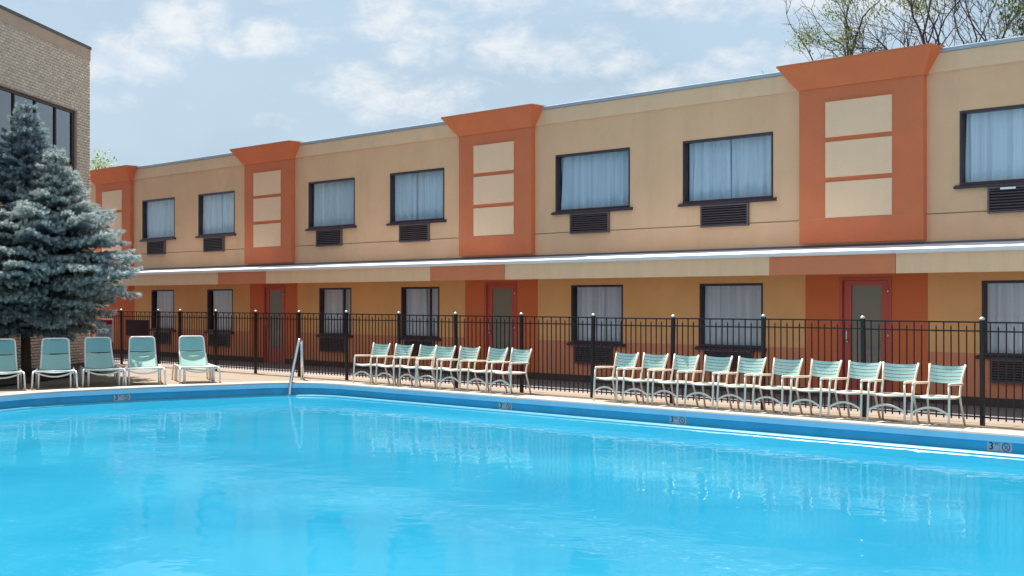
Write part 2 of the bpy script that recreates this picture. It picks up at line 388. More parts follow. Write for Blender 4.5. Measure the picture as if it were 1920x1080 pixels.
def sheet(name, outer, hole, z, m, kind='structure', parent=None):
    bm = bmesh.new()
    for loop in (outer, hole):
        if not loop: continue
        vv = [bm.verts.new((p[0], p[1], z)) for p in loop]
        for i in range(len(vv)): bm.edges.new((vv[i - 1], vv[i]))
    bmesh.ops.triangle_fill(bm, edges=bm.edges[:], use_beauty=True)
    bmesh.ops.recalc_face_normals(bm, faces=bm.faces[:])
    for f in bm.faces:
        if f.normal.z < 0: f.normal_flip()
    me = bpy.data.meshes.new(name); bm.to_mesh(me); bm.free()
    return place(name, me, m, parent, kind=kind)

ZW = -0.282
basin = sweep([(-.172, -.27), (-.172, -1.0)]).build('pool_basin', BASIN, kind='structure')
sheet('pool_floor', [tuple(p) for p in offset(POOL, -.172)], None, -1.0, BASIN, kind=None, parent=basin)
sweep([(.34, -.05), (.34, .012), (.03, .012), (.008, .006), (-.008, -.008), (-.018, -.028)]).build('coping', COPE, basin, smooth=False)
sweep([(-.018, -.028), (-.018, -.112), (.06, -.116)]).build('coping_face', FACE, basin)
sweep([(.06, -.116), (.06, -.25)]).build('gutter_wall', GUTW, basin)
sweep([(.06, -.25), (-.112, -.246), (-.128, -.250), (-.168, -.288), (-.173, -.33)]).build('gutter_lip', GUTL, basin)
# entry steps in the far corner, following its curve
st = MB()
for k, (rad, z) in enumerate(((1.35, -.40), (1.75, -.60), (2.15, -.80))):
    cx, cy = -22.7, 16.1
    ring = [(cx + rad * math.cos(R(a)), cy + rad * math.sin(R(a))) for a in range(-120, 31, 6)]
    i = len(st.v); n = len(ring)
    st.v += [(cx, cy, z)] + [(x, y, z) for x, y in ring] + [(x, y, -.99) for x, y in ring]
    for j in range(n - 1):
        st.f.append((i, i + 1 + j, i + 2 + j)); st.f.append((i + 1 + j, i + 1 + n + j, i + 2 + n + j, i + 2 + j))
st.build('entry_steps', MATS.get('x') or mat('pool_steps_paint', lin(150, 220, 240), .6, .04, 2), basin)
wl = sheet('pool_water', [tuple(p) for p in offset(POOL, -.165)], None, ZW, WATER)
hole = [tuple(p) for p in offset(POOL, .335)]
deck_out = [(-31.2, 17.62), (-31.2, 14.0), (-30.1, 13.1), (-24.6, 6.5), (-20, 0.5), (-14, -9), (14, -9), (14, 17.62)]
deck_out = [(-33.3, 17.62), (-33.3, 16.6), (-21.5, 2.4), (-18, -28), (22, -28), (22, 17.62)]  # unseen part behind the camera lengthened to bounce light onto the facade
deck = sheet('pool_deck', deck_out, hole, 0.0, DECK)
# slab edge towards the lot, control joints as shallow grooves filled dark
MB().box(-33.3, 22, 17.62, 18.15, -.06, .002).build('deck_edge', mat('deck_edge_concrete', lin(140, 126, 112), .85, .1, 1.5, .2, 40), deck)
jt = mat('deck_joint', lin(120, 104, 90), .9, .2, 3)
for x in np.arange(-32, 12, 3.05):
    MB().box(x - .006, x + .006, 16.80, 17.62, -.01, .003).build('joint', jt, deck)
for k in range(5):
    p0 = Vector((-24.0, 15.6 - 1.9 * k)); MB().box(-28.2, -23.96 - .0 * k, p0.y - .006, p0.y + .006, -.01, .003).build('joint', jt, deck)
big = [(-700, -700), (700, -700), (700, 700), (-700, 700)]
sheet('ground', big, [tuple(p) for p in offset(POOL, .9)], -.06, ASPH)

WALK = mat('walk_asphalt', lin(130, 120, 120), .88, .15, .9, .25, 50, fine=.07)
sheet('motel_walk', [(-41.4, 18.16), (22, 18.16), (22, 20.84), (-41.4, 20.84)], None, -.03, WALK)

# depth markers on the gutter wall, one tile pair each
def text_mesh(txt, size):
    cu = bpy.data.curves.new('lettering', 'FONT'); cu.body = txt; cu.size = size; cu.align_x = 'CENTER'; cu.align_y = 'CENTER'; cu.extrude = .001; cu.offset = size * .012
    o = bpy.data.objects.new('tmp', cu); COL.objects.link(o); bpy.context.view_layer.update()
    me = bpy.data.meshes.new_from_object(o.evaluated_get(bpy.context.evaluated_depsgraph_get())); bpy.data.objects.remove(o); me.name = 'lettering'
    return me
T3, TFT = text_mesh('3', .135), text_mesh('FT', .045)
def ring_mesh():
    mb = MB(); n = 24
    for k in range(n):
        a0, a1 = 2 * math.pi * k / n, 2 * math.pi * (k + 1) / n
        mb.quad(*[(r * math.cos(a), r * math.sin(a), 0) for r, a in ((.050, a0), (.062, a0), (.062, a1), (.050, a1))])
    mb.quad((-.041, .033, 0), (-.033, .041, 0), (.041, -.033, 0), (.033, -.041, 0))
    for k in range(10):                      # diver's head
        a0, a1 = 2 * math.pi * k / 10, 2 * math.pi * (k + 1) / 10
        mb.v += [(.018, .012, .0004), (.018 + .009 * math.cos(a0), .012 + .009 * math.sin(a0), .0004), (.018 + .009 * math.cos(a1), .012 + .009 * math.sin(a1), .0004)]
        i = len(mb.v); mb.f.append((i - 3, i - 2, i - 1))
    mb.quad((-.03, .02, .0003), (-.022, .028, .0003), (.014, .002, .0003), (.006, -.006, .0003))
    mb.quad((-.02, -.03, .0003), (-.008, -.03, .0003), (.012, -.004, .0003), (.002, .002, .0003))
    return mb.mesh('no_diving_symbol')
RING = ring_mesh(); RING.materials.append(INKG); T3.materials.append(INK); TFT.materials.append(INKG)
def marker(pt, ang, label):
    """pt on the gutter wall, ang = heading of the wall's inward normal"""
    t = thing('depth_marker', label, 'depth marker', (pt[0], pt[1], -.185), ang - math.pi / 2, 'depth markers on the pool wall')
    # local: +x along the wall as a swimmer sees it reversed, +y into the pool
    MB().box(-.168, -.003, -.002, .006, -.062, .064).build('tile', TILEW, t)
    MB().box(.003, .168, -.002, .006, -.062, .064).build('tile', TILEW, t)
    rot = (R(90), 0, R(180))
    place('numeral', T3, None, t, (.112, .0085, 0), rot)
    place('lettering', TFT, None, t, (.04, .0085, .03), rot)
    place('no_diving_symbol', RING, None, t, (-.088, .0085, 0), rot, (.9, .9, .9))
for x, lab in ((-16.68, 'pool depth marker under the gap between the two chair rows'), (-12.72, 'pool depth marker under the middle of the row of ten chairs'),
               (-7.40, 'clearly printed pool depth marker beyond the last chair of the row of ten')):
    marker((x, 16.51), R(-90), lab)
marker((-23.555, 12.55), R(-8), 'pool depth marker in front of the mint loungers')

# ------------------------------------------------------------------ the motel
WY = 20.8
motel = thing('motel_building', 'two-storey tan motel with terracotta pilasters and a long white-edged canopy', 'building', (-20, WY, 0))
MO = (-20, WY, 0)
XL, XR = -41.4, 2.0
def cells(x0, x1, z0, z1, holes, y):
    xs = sorted({x0, x1} | {v for h in holes for v in h[:2] if x0 < v < x1}); zs = sorted({z0, z1} | {v for h in holes for v in h[2:] if z0 < v < z1})
    mb = MB()
    for a, b in zip(xs, xs[1:]):
        for c, d in zip(zs, zs[1:]):
            mx, mz = (a + b) / 2, (c + d) / 2
            if any(h[0] < mx < h[1] and h[2] < mz < h[3] for h in holes): continue
            mb.quad((a, y, c), (b, y, c), (b, y, d), (a, y, d))
    return mb
UPW = [(-37.69, -35.68), (-34.30, -32.30), (-28.66, -26.62), (-25.18, -23.12), (-19.43, -17.29), (-15.90, -13.75), (-10.02, -7.90)]
LOW = [(-37.11, -35.72), (-33.80, -32.40), (-28.17, -26.77), (-24.74, -23.30), (-18.96, -17.48), (-15.48, -13.98), (-9.63, -8.12)]
UPZ, LOZ = (3.70, 4.97), (.82, 2.08)
PILS = [(-40.62, -38.27), (-31.61, -29.28), (-22.47, -20.06), (-13.10, -10.62)]
DOORP = [(-40.6, -38.2), (-31.5, -29.18), (-22.38, -19.98), (-13.04, -10.60)]
DOORS = [None, (-30.82, -29.76), (-21.70, -20.63), (-12.32, -11.28)]
upper_holes = [(a, b, UPZ[0], UPZ[1]) for a, b in UPW]
lower_holes = [(a, b, LOZ[0], LOZ[1]) for a, b in LOW]
dp_holes = [(a, b, -1, 3) for a, b in DOORP]
w = cells(XL, XR, 3.255, 5.68, upper_holes, WY); w.build('upper_wall', TAN, motel, MO)
cells(XL, XR, 2.60, 3.235, [], WY).build('upper_wall', TAN, motel, MO)
cells(XL, XR, 3.20, 3.29, [], WY + .014).build('wall_joint', mat('joint_shadow', lin(186, 146, 112), .9, .05, 2), motel, MO)
lb = [XL] + [v for p in DOORP for v in p] + [XR]
for a, b in zip(lb[::2], lb[1::2]):
    cells(a, b, .86, 2.60, lower_holes, WY).build('lower_wall', LTAN, motel, MO)
    cells(a, b, .10, .86, lower_holes, WY).build('wainscot', WAIN, motel, MO)
for k, (a, b) in enumerate(DOORP):
    d = DOORS[k]
    cells(a, b, .10, 2.60, [(d[0], d[1], -1, 2.16)] if d else [], WY - .003).build('door_surround', LORA, motel, MO)
pl = MB()
px = [XL] + [v for d in DOORS if d for v in d] + [XR]
for a, b in zip(px[::2], px[1::2]): pl.box(a, b, WY - .02, WY + .1, -.06, .12)
pl.build('plinth', PLIN, motel, MO)
# body behind the facade
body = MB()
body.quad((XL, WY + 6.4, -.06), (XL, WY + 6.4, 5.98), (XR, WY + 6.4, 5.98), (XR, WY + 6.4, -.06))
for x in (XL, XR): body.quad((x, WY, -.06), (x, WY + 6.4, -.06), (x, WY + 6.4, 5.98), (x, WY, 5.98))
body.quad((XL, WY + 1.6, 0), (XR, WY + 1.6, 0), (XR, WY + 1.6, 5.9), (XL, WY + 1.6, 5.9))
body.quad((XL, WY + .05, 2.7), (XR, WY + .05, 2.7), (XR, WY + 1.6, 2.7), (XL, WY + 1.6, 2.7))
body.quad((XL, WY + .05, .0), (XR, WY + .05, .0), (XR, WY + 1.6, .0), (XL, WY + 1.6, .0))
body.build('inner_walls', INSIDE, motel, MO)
MB().quad((XL, WY, 5.95), (XR, WY, 5.95), (XR, WY + 6.4, 5.9), (XL, WY + 6.4, 5.9)).build('roof', ROOF, motel, MO)
# parapet band and metal edge, cut at the pilasters
edges = [XL] + [v for p in PILS for v in p] + [XR]
for a, b in zip(edges[::2], edges[1::2]):
    if b - a < .2: continue
    MB().box(a, b, WY - .03, WY + .12, 5.68, 6.01).build('parapet_band', BAND, motel, MO, bevel=.008)
    MB().box(a, b, WY - .055, WY + .16, 6.012, 6.085).build('parapet_cap', CAPM, motel, MO, bevel=.012)
PY = WY - .12
slab = MB().box(-.665, .665, -.028, .0, -.325, .325)
pan_me = slab.mesh('panel'); pan_me.materials.append(PANEL)
for k, (a, b) in enumerate(PILS):
    p = MB().box(a, b, PY, WY + .05, 2.80, 5.66).build('pilaster', PIL, motel, MO)
    fl, z0, z1 = .30, 5.655, 6.10
    c = MB()
    c.hull8([(a - .022, PY - .022, z0), (b + .022, PY - .022, z0), (b + .022, WY + .2, z0), (a - .022, WY + .2, z0)], [(a - fl, PY - fl, z1 - .02), (b + fl, PY - fl, z1 - .02), (b + fl, WY + .2, z1 - .02), (a - fl, WY + .2, z1 - .02)])
    c.box(a - fl - .004, b + fl + .004, PY - fl - .004, WY + .2, z1 - .018, z1 + .012)
    c.build('cornice', CORN, p, MO)
    cx = (a + b) / 2 - .01
    for zc in (5.055, 4.32, 3.585):
        o = place('panel', pan_me, None, p, (cx + 20, PY - WY + .002, zc))
        o.modifiers.new('bevel', 'BEVEL').width = .006
    MB().box(a, b, PY - .003, PY + .02, 3.236, 3.25).build('joint_line', mat('joint_shadow', lin(186, 146, 112)), p, MO)
# canopy
CY, CZ0, CZ1 = 19.65, 2.20, 2.53
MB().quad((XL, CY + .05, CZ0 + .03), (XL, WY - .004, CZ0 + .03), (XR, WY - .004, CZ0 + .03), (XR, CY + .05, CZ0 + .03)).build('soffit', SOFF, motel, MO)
fe = [(XL, -40.4, 0), (-40.4, -38.1, 1), (-38.1, -31.36, 0), (-31.36, -29.02, 1), (-29.02, -22.33, 0), (-22.33, -19.88, 1), (-19.88, -13.07, 0), (-13.07, -10.59, 1), (-10.59, XR, 0)]
for a, b, o in fe:
    MB().box(a + .004, b - .004, CY - (.012 if o else 0), CY + .05, CZ0, CZ1 + .02).build('fascia', FASO if o else FASC, motel, MO, bevel=.004)
for a, b in zip([XL, -31.3, -19.9, -10.6], [-31.3, -19.9, -10.6, XR]):
    lp = MB(); prof = [(.0, CZ1), (-.05, CZ1 + .004), (-.062, CZ1 + .03), (-.056, CZ1 + .07), (-.02, CZ1 + .095), (.12, CZ1 + .10), (.12, CZ1 + .02)]
    i = len(lp.v)
    for x in (a + .003, b - .003): lp.v += [(x, CY + y, z) for y, z in prof]
    n = len(prof)
    for j in range(n - 1): lp.f.append((j, j + 1, n + j + 1, n + j))
    lp.build('canopy_edge', LIP, motel, MO, smooth=False)
MB().quad((XL, CY + .10, CZ1 + .097), (XR, CY + .10, CZ1 + .097), (XR, WY, CZ1 + .20), (XL, WY, CZ1 + .20)).build('canopy_roof', CANTOP, motel, MO)
MB().box(XL, XR, WY - .035, WY + .01, CZ1 + .19, CZ1 + .235).build('canopy_flashing', mat('flashing_grey', lin(104, 98, 104), .6, .1, 2), motel, MO)

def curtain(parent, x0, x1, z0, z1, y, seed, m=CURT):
    r = random.Random(seed); n = max(20, int((x1 - x0) * 75)); mb = MB()
    ph = [r.uniform(0, 6.28) for _ in range(4)]; fq = [r.uniform(20, 36), r.uniform(44, 66), r.uniform(10, 17), r.uniform(4, 8)]
    rows = [z0 + (z1 - z0) * t for t in (0, .25, .5, .75, 1)]
    sk = r.uniform(-.05, .05); am = r.uniform(.9, 1.4)
    for zi, z in enumerate(rows):
        t = zi / 4
        for i in range(n + 1):
            x = x0 + (x1 - x0) * i / n
            u = x + .02 * (1 - t) * math.sin(3 * x + ph[0]) + sk * (1 - t)
            d = .026 * (1.4 - 2.4 * abs(math.sin(fq[0] * .5 * u + ph[0]))) + .010 * math.sin(fq[1] * u + ph[1]) + .014 * math.sin(fq[2] * u + ph[2]) + .008 * math.sin(fq[3] * u + ph[3])
            edge = .05 * (1 - t) * sk / .05 * (i / n if sk > 0 else (1 - i / n))
            mb.v.append((x + edge, y + d * am * (1.15 - .4 * t), z))
    for zi in range(4):
        for i in range(n):
            q = zi * (n + 1) + i; mb.f.append((q, q + 1, q + n + 2, q + n + 1))
    return mb.build('curtain', m, parent, MO, smooth=True)

slat_me = {}
def slat_mesh(wd):
    key = round(wd, 2)
    if key not in slat_me:
        me = MB().hull8([(-wd / 2, -.030, -.012), (wd / 2, -.030, -.012), (wd / 2, .004, .006), (-wd / 2, .004, .006)],
                        [(-wd / 2, -.030, -.006), (wd / 2, -.030, -.006), (wd / 2, .004, .012), (-wd / 2, .004, .012)]).mesh('slat')
        me.materials.append(ACM); slat_me[key] = me
    return slat_me[key]
def window(x0, x1, z0, z1, seed, upper, ac):
    wn = MB()
    fw, fy0, fy1 = .04, WY - .006, WY + .13
    wn.box(x0, x0 + fw, fy0, fy1, z0, z1); wn.box(x1 - fw, x1, fy0, fy1, z0, z1)
    wn.box(x0 + fw, x1 - fw, fy0, fy1, z1 - .045, z1); wn.box(x0 + fw, x1 - fw, fy0, fy1, z0, z0 + .05)
    o = wn.build('window', DARK, motel, MO)
    r = random.Random(seed)
    if not upper:
        xm = x0 + (x1 - x0) * .71
        if seed in (33, 34): MB().box(xm - .018, xm + .018, WY + .065, WY + .115, z0 + .05, z1 - .045).build('mullion', DARK, o, MO)
    gy = WY + .09
    MB().quad((x0 + fw, gy, z0 + .05), (x1 - fw, gy, z0 + .05), (x1 - fw, gy, z1 - .045), (x0 + fw, gy, z1 - .045)).build('pane', GLASS if upper else GLASSL, o, MO)
    xm = x0 + (x1 - x0) * r.uniform(.36, .66); gp = r.choice((-.09, -.07, -.11)); lo = r.choice((.01, .01, .045, .07))
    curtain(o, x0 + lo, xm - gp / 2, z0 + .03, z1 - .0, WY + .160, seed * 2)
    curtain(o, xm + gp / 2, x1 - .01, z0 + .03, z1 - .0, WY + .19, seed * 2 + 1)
    sl = MB(); sl.hull8([(x0 - .08, WY - .07, z0 - .055), (x1 + .08, WY - .07, z0 - .055), (x1 + .08, WY + .0, z0 - .055), (x0 - .08, WY + .0, z0 - .055)],
                        [(x0 - .08, WY - .07, z0 - .02), (x1 + .08, WY - .07, z0 - .02), (x1 + .08, WY + .0, z0 + .012), (x0 - .08, WY + .0, z0 + .012)])
    sl.build('sill', DARK, o, MO)
    # wall air conditioner under the sill
    a0, a1, b0, b1 = ac
    c = MB(); t = .028; y0, y1 = WY - .055, WY + .05
    c.box(a0, a0 + t, y0, y1, b0, b1); c.box(a1 - t, a1, y0, y1, b0, b1); c.box(a0 + t, a1 - t, y0, y1, b0, b0 + t); c.box(a0 + t, a1 - t, y0, y1, b1 - t, b1)
    u = c.build('air_conditioner', ACM, motel, MO)
    MB().quad((a0 + t, WY - .012, b0 + t), (a1 - t, WY - .012, b0 + t), (a1 - t, WY - .012, b1 - t), (a0 + t, WY - .012, b1 - t)).build('core', ACB, u, MO)
    n = 8
    for k in range(n):
        place('slat', slat_mesh(a1 - a0 - 2 * t - .004), None, u, ((a0 + a1) / 2 + 20, -.022, b0 + t + (b1 - b0 - 2 * t) * (k + .5) / n))
    return u
UAC = [(-37.31, -36.22), (-33.94, -32.84), (-28.26, -27.14), (-24.77, -23.65), (-18.96, -17.84), (-15.43, -14.29), (-9.51, -8.40)]
LAC = [(-36.84, -35.93), (-33.64, -32.55), (-28.09, -26.97), (-24.58, -23.47), (-18.83, -17.75), (-15.36, -14.19), (-9.46, -8.35)]
for k in range(7):
    u = window(UPW[k][0], UPW[k][1], *UPZ, 11 + k, True, (UAC[k][0], UAC[k][1], 3.20, 3.64))
    if k == 6:
        MB().box(-9.28, -9.02, WY - .09, WY - .056, 3.585, 3.62).build('latch_handle', LIP, u, MO, bevel=.008)
    window(LOW[k][0], LOW[k][1], *LOZ, 31 + k, False, (LAC[k][0], LAC[k][1], .37, .765))
for k, d in enumerate(DOORS):
    if not d: continue
    a, b = d; zt = 2.16; f = MB()
    fw = .06
    f.box(a, a + fw, WY - .02, WY + .1, -.05, zt); f.box(b - fw, b, WY - .02, WY + .1, -.05, zt); f.box(a + fw, b - fw, WY - .02, WY + .1, zt - .05, zt)
    a2, b2 = a + fw + .004, b - fw - .004; g0, g1, h0, h1 = a2 + .155, b2 - .155, .42, 2.02
    lf = MB()
    lf.box(a2, g0, WY + .03, WY + .075, -.04, zt - .055); lf.box(g1, b2, WY + .03, WY + .075, -.04, zt - .055)
    lf.box(g0, g1, WY + .03, WY + .075, -.04, h0); lf.box(g0, g1, WY + .03, WY + .075, h1, zt - .055)
    o = lf.build('door', DOORM, motel, MO)
    f.build('door_frame', DOORM, o, MO)
    MB().quad((g0, WY + .055, h0), (g1, WY + .055, h0), (g1, WY + .055, h1), (g0, WY + .055, h1)).build('pane', GLASSD, o, MO)
    MB().box(g0, g1, WY + .10, WY + .13, .80, .835).build('push_bar', STEEL, o, MO)
    hd = MB().tube(rounded([(a2 + .09, WY + .03, 1.03), (a2 + .09, WY - .03, 1.03), (a2 + .09, WY - .03, 1.20), (a2 + .09, WY + .03, 1.20)], .02), .013, 8)
    hd.lathe((a2 + .09, WY + .0, .98), [(.0, 0), (.03, .0), (.03, .03), (0, .03)], 10)
    hd.build('handle', STEEL, o, MO, smooth=True)
    for hz in (.35, 1.12, 1.92):
        MB().tube([(b - fw, WY - .028, hz - .05), (b - fw, WY - .028, hz + .05)], .011, 8).build('hinge', STEEL, o, MO, smooth=True)

# ------------------------------------------------------------------ brick building on the left
BX, BY = -33.75, 17.02; BA = math.atan2(-.770, .638); BH = 8.83
brick = thing('brick_building', 'buff brick building with dark ribbon windows behind the blue spruces', 'building', (BX, BY, 0), BA)
BL = 15.0                                       # local x along the wall towards the viewer, +y outward
uw, lw = (.86, 14.0, 4.55, 6.93), (.86, 14.0, 1.0, 3.1)
bholes = [uw, lw]
mw = cells(0, BL, -.06, BH, bholes, -.012)
mw.build('mortar_wall', BRICKB, brick)
bs = MB()
bs.box(-.02, BL, -9, -.30, -.06, BH - .02)
bs.quad((0, -.30, -.06), (0, -.012, -.06), (0, -.012, BH), (0, -.30, BH))
bs.build('wall_core', INSIDE, brick)
rv = MB()
for a, b, c, d in bholes:
    rv.quad((a, -.012, c), (a, -.29, c), (a, -.29, d), (a, -.012, d)); rv.quad((a, -.012, d), (a, -.29, d), (b, -.29, d), (b, -.012, d)); rv.quad((a, -.012, c), (b, -.012, c), (b, -.29, c), (a, -.29, c))
rv.build('reveal', BRICKT, brick)
V, F, row = [], [], 0
z = 0.0; cube_f = np.array([[0, 1, 5, 4], [4, 5, 7, 6], [0, 4, 6, 2], [1, 3, 7, 5], [0, 2, 3, 1]])
bid = 0; Vb = []
while z < BH - .36:
    x = -.1 if row % 2 else 0.0
    while x < 9.2:
        x0, x1 = max(x, 0), x + .205; mx, mz = (x0 + x1) / 2, z + .04
        if not any(h[0] - .03 < mx < h[1] and h[2] - .02 < mz < h[3] for h in bholes):
            dy = rng.uniform(-.003, .003); e = rng.uniform(-.002, .002)
            Vb.append([(a, b, c) for c in (z + .005, z + .071) for b in (.0 + dy, -.014) for a in (x0 + .005, x1 - .005 + e)]); bid += 1
        x += .215
    z += .0765; row += 1
Vb = np.array(Vb).reshape(-1, 3)
cf = np.array([[1, 0, 4, 5], [4, 6, 7, 5], [0, 2, 6, 4], [3, 1, 5, 7], [0, 1, 3, 2]])
Fb = (np.arange(bid)[:, None, None] * 8 + cf[None]).reshape(-1, 4)
tone = np.repeat(rng.normal(1, .06, bid), 8); warm = np.repeat(rng.normal(0, .02, bid), 8)
bc = np.array(lin(222, 204, 182)[:3])
cols = np.concatenate([np.clip(bc[None] * tone[:, None] + np.stack([warm, 0 * warm, -warm], 1), .02, .9), np.ones((len(tone), 1))], 1)
np_mesh('brick', Vb, Fb, mat('brick_face', (1, 1, 1, 1), .85, .12, 6, .4, 60, attr='tint', fine=.08), brick, cols, kind='stuff')
MB().box(0, BL, -.30, .012, BH - .36, BH - .06).build('top_band', BRICKT, brick)
MB().box(-.03, BL, -9.0, .03, BH - .06, BH + .02).build('roof_edge', mat('roof_edge_dark', lin(92, 84, 80), .6, .1, 2), brick)
for (a, b, c, d), nm in ((uw, 1.145), (lw, 1.145)):
    f = MB(); y0, y1 = -.15, -.075
    f.box(a, a + .13, y0, y1, c, d); f.box(a + .13, b, y0, y1, d - .07, d); f.box(a + .13, b, y0, y1, c, c + .06)
    wn = f.build('ribbon_window', DARK, brick)
    x = a + .13; xe = x
    k = 0
    while xe < b - .3:
        xn = min(xe + (1.0 if k == 0 else nm), b)
        MB().quad((xe, -.11, c + .06), (xe, -.11, d - .07), (xn, -.11, d - .07), (xn, -.11, c + .06)).build('pane', GLASSB, wn)
        MB().box(xn - .025, xn + .025, -.15, -.07, c + .06, d - .07).build('mullion', DARK, wn)
        xe = xn; k += 1
    MB().box(a - .05, b, -.05, .04, c - .09, c - .005).build('sill', DARK, wn)

# mulch bed at the foot of the brick wall
mb_out = []
e = Vector((.638, -.770)); nr = Vector((.770, .638)); C0 = Vector((BX, BY))
for t, o in [(.6, .05), (14, .05), (14, 2.3), (9, 2.5), (6, 2.45), (4, 2.3), (2.2, 1.9), (1.0, 1.2), (.5, .6)]:
    p = C0 + e * t + nr * o; mb_out.append((p.x, p.y))
sheet('mulch_bed', mb_out, None, .03, MULCH)

# ------------------------------------------------------------------ trees
def frames(D):
    D = D / np.linalg.norm(D, axis=1, keepdims=True)
    ref = np.where(np.abs(D[:, 2:3]) < .9, np.array([[0, 0, 1.0]]), np.array([[1.0, 0, 0]]))
    A = np.cross(ref, D); A /= np.linalg.norm(A, axis=1, keepdims=True); B = np.cross(D, A)
    return np.stack([D, A, B], 1)

def spruce(name, label, loc, H, prof, base_c, tip_c, seed, flat=None, skirt=.55, dens=1.0):
    r = np.random.default_rng(seed)
    t = thing(name, label, 'tree', loc, 0, 'blue spruces by the brick wall')
    tr = MB(); pts = [(0.03 * math.sin(k), .02 * math.cos(2 * k), H * k / 10 - (.05 if k == 0 else 0)) for k in range(11)]
    tr.tube(pts, [.11 * (1 - .93 * k / 10) + .008 for k in range(11)], 9)
    P, Dv, S, Tn = [], [], [], []
    lv, lf = [], []
    wood = MB()
    z = skirt
    while z < H - .12:
        u = (z - skirt) / (H - skirt)
        Lm = float(np.interp(z, prof[0], prof[1]))
        nb = max(5, int(round((9 if u < .7 else 7))))
        a0 = r.uniform(0, 6.28)
        for b in range(nb):
            az = a0 + b * 6.283 / nb + r.normal(0, .18)
            Lb = Lm * r.uniform(.72, 1.14)
            d = np.array([math.cos(az), math.sin(az)])
            if flat is not None:                       # branches against the wall stay shorter
                q = flat[0] * d[0] + flat[1] * d[1]
                if q > 0.05: Lb = min(Lb, flat[2] / q)
            if Lb < .06: continue
            rise = .15 + .75 * u ** 1.5; droop = (.25 * (1 - u) + .02) * r.uniform(.5, 1.5)
            zz = z + r.uniform(-.07, .07)
            def bp(s):
                return np.array([d[0] * Lb * s, d[1] * Lb * s, zz + Lb * (rise * s - (droop + rise * .5) * s * s + .16 * s ** 3)])
            if Lb > .35: wood.tube([tuple(bp(s)) for s in (0, .35, .7, .95)], [.018 * Lb + .004, .011 * Lb + .003, .006, .003], 5, caps=False)
            ns = max(3, int(Lb / .085 * dens))
            for k in range(ns):
                s = .18 + .82 * (k + r.uniform(0, .8)) / ns if Lb > .3 else (k + .5) / ns
                if s > 1: s = 1.0
                p = bp(s); tg = bp(min(s + .03, 1.03)) - bp(s - .03); tg /= np.linalg.norm(tg)
                side = np.array([-d[1], d[0], 0.0]); 
                for sg in (-1, 1):
                    ls = (.10 + .42 * Lb * (1 - s) ** .8 * min(1, s * 3)) * r.uniform(.6, 1.15); ls = min(ls, .55)
                    sd = tg * r.uniform(.45, .8) + sg * side * r.uniform(.6, 1.0) + np.array([0, 0, r.uniform(-.30, .12)]); sd /= np.linalg.norm(sd)
                    m = max(1, int(ls / .062))
                    for q in range(m):
                        f = (q + .6) / m
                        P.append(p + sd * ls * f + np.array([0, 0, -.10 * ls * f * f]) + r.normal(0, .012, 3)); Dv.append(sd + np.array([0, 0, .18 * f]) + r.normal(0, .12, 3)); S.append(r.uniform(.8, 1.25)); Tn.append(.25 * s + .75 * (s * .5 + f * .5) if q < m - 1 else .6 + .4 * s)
            P.append(bp(1.0)); Dv.append(bp(1.0) - bp(.9)); S.append(1.4); Tn.append(1.0)
        z += (.185 + .06 * (1 - u)) * r.uniform(.85, 1.15)
    for k in range(10):
        P.append(np.array([0, 0, H - .45 + .045 * k])); Dv.append(np.array([0, 0, 1.0])); S.append(1.0); Tn.append(.9)
    P, Dv, S, Tn = np.array(P), np.array(Dv), np.array(S), np.array(Tn)
    nn = 17; T = []
    for k in range(nn):
        a = k * 2.4; ln = .064; wv = .0078; o = .055 * (k / nn - .35); sp = R(48)
        c, s_ = math.cos(a), math.sin(a)
        tip = np.array([o + ln * math.cos(sp), ln * math.sin(sp) * c, ln * math.sin(sp) * s_])
        w_ = np.array([0, -s_, c]) * wv
        T += [np.array([o, 0, 0]) - w_, np.array([o, 0, 0]) + w_, tip]
    T = np.array(T); Fm = frames(Dv)
    V = P[:, None, :] + S[:, None, None] * np.einsum('kj,njc->nkc', T, Fm)
    n = len(P); F = np.arange(n * nn * 3).reshape(-1, 3)
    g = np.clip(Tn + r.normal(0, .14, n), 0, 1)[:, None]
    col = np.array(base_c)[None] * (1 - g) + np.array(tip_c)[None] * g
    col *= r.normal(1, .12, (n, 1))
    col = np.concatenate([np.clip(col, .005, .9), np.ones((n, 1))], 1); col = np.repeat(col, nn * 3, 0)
    tr.build('trunk', BARK, t, smooth=True)
    cr = np_mesh('crown', V.reshape(-1, 3), F, NEED, t, col, kind='stuff')
    wood.build('bough', BARK, cr, smooth=True)
    return t
fl = (-.770, -.638)
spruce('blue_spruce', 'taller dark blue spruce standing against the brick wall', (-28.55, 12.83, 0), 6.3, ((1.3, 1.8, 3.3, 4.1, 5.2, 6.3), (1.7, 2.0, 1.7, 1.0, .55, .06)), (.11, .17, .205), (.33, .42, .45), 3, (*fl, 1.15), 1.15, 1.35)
spruce('blue_spruce', 'shorter pale silvery-tipped blue spruce nearer the motel', (-27.44, 13.0, 0), 5.2, ((1.6, 1.85, 2.3, 3.0, 3.6, 4.1, 5.2), (1.3, 1.8, 2.0, 1.85, 1.05, .60, .05)), (.17, .24, .255), (.50, .57, .56), 5, (*fl, 2.0), 1.45, 1.5)

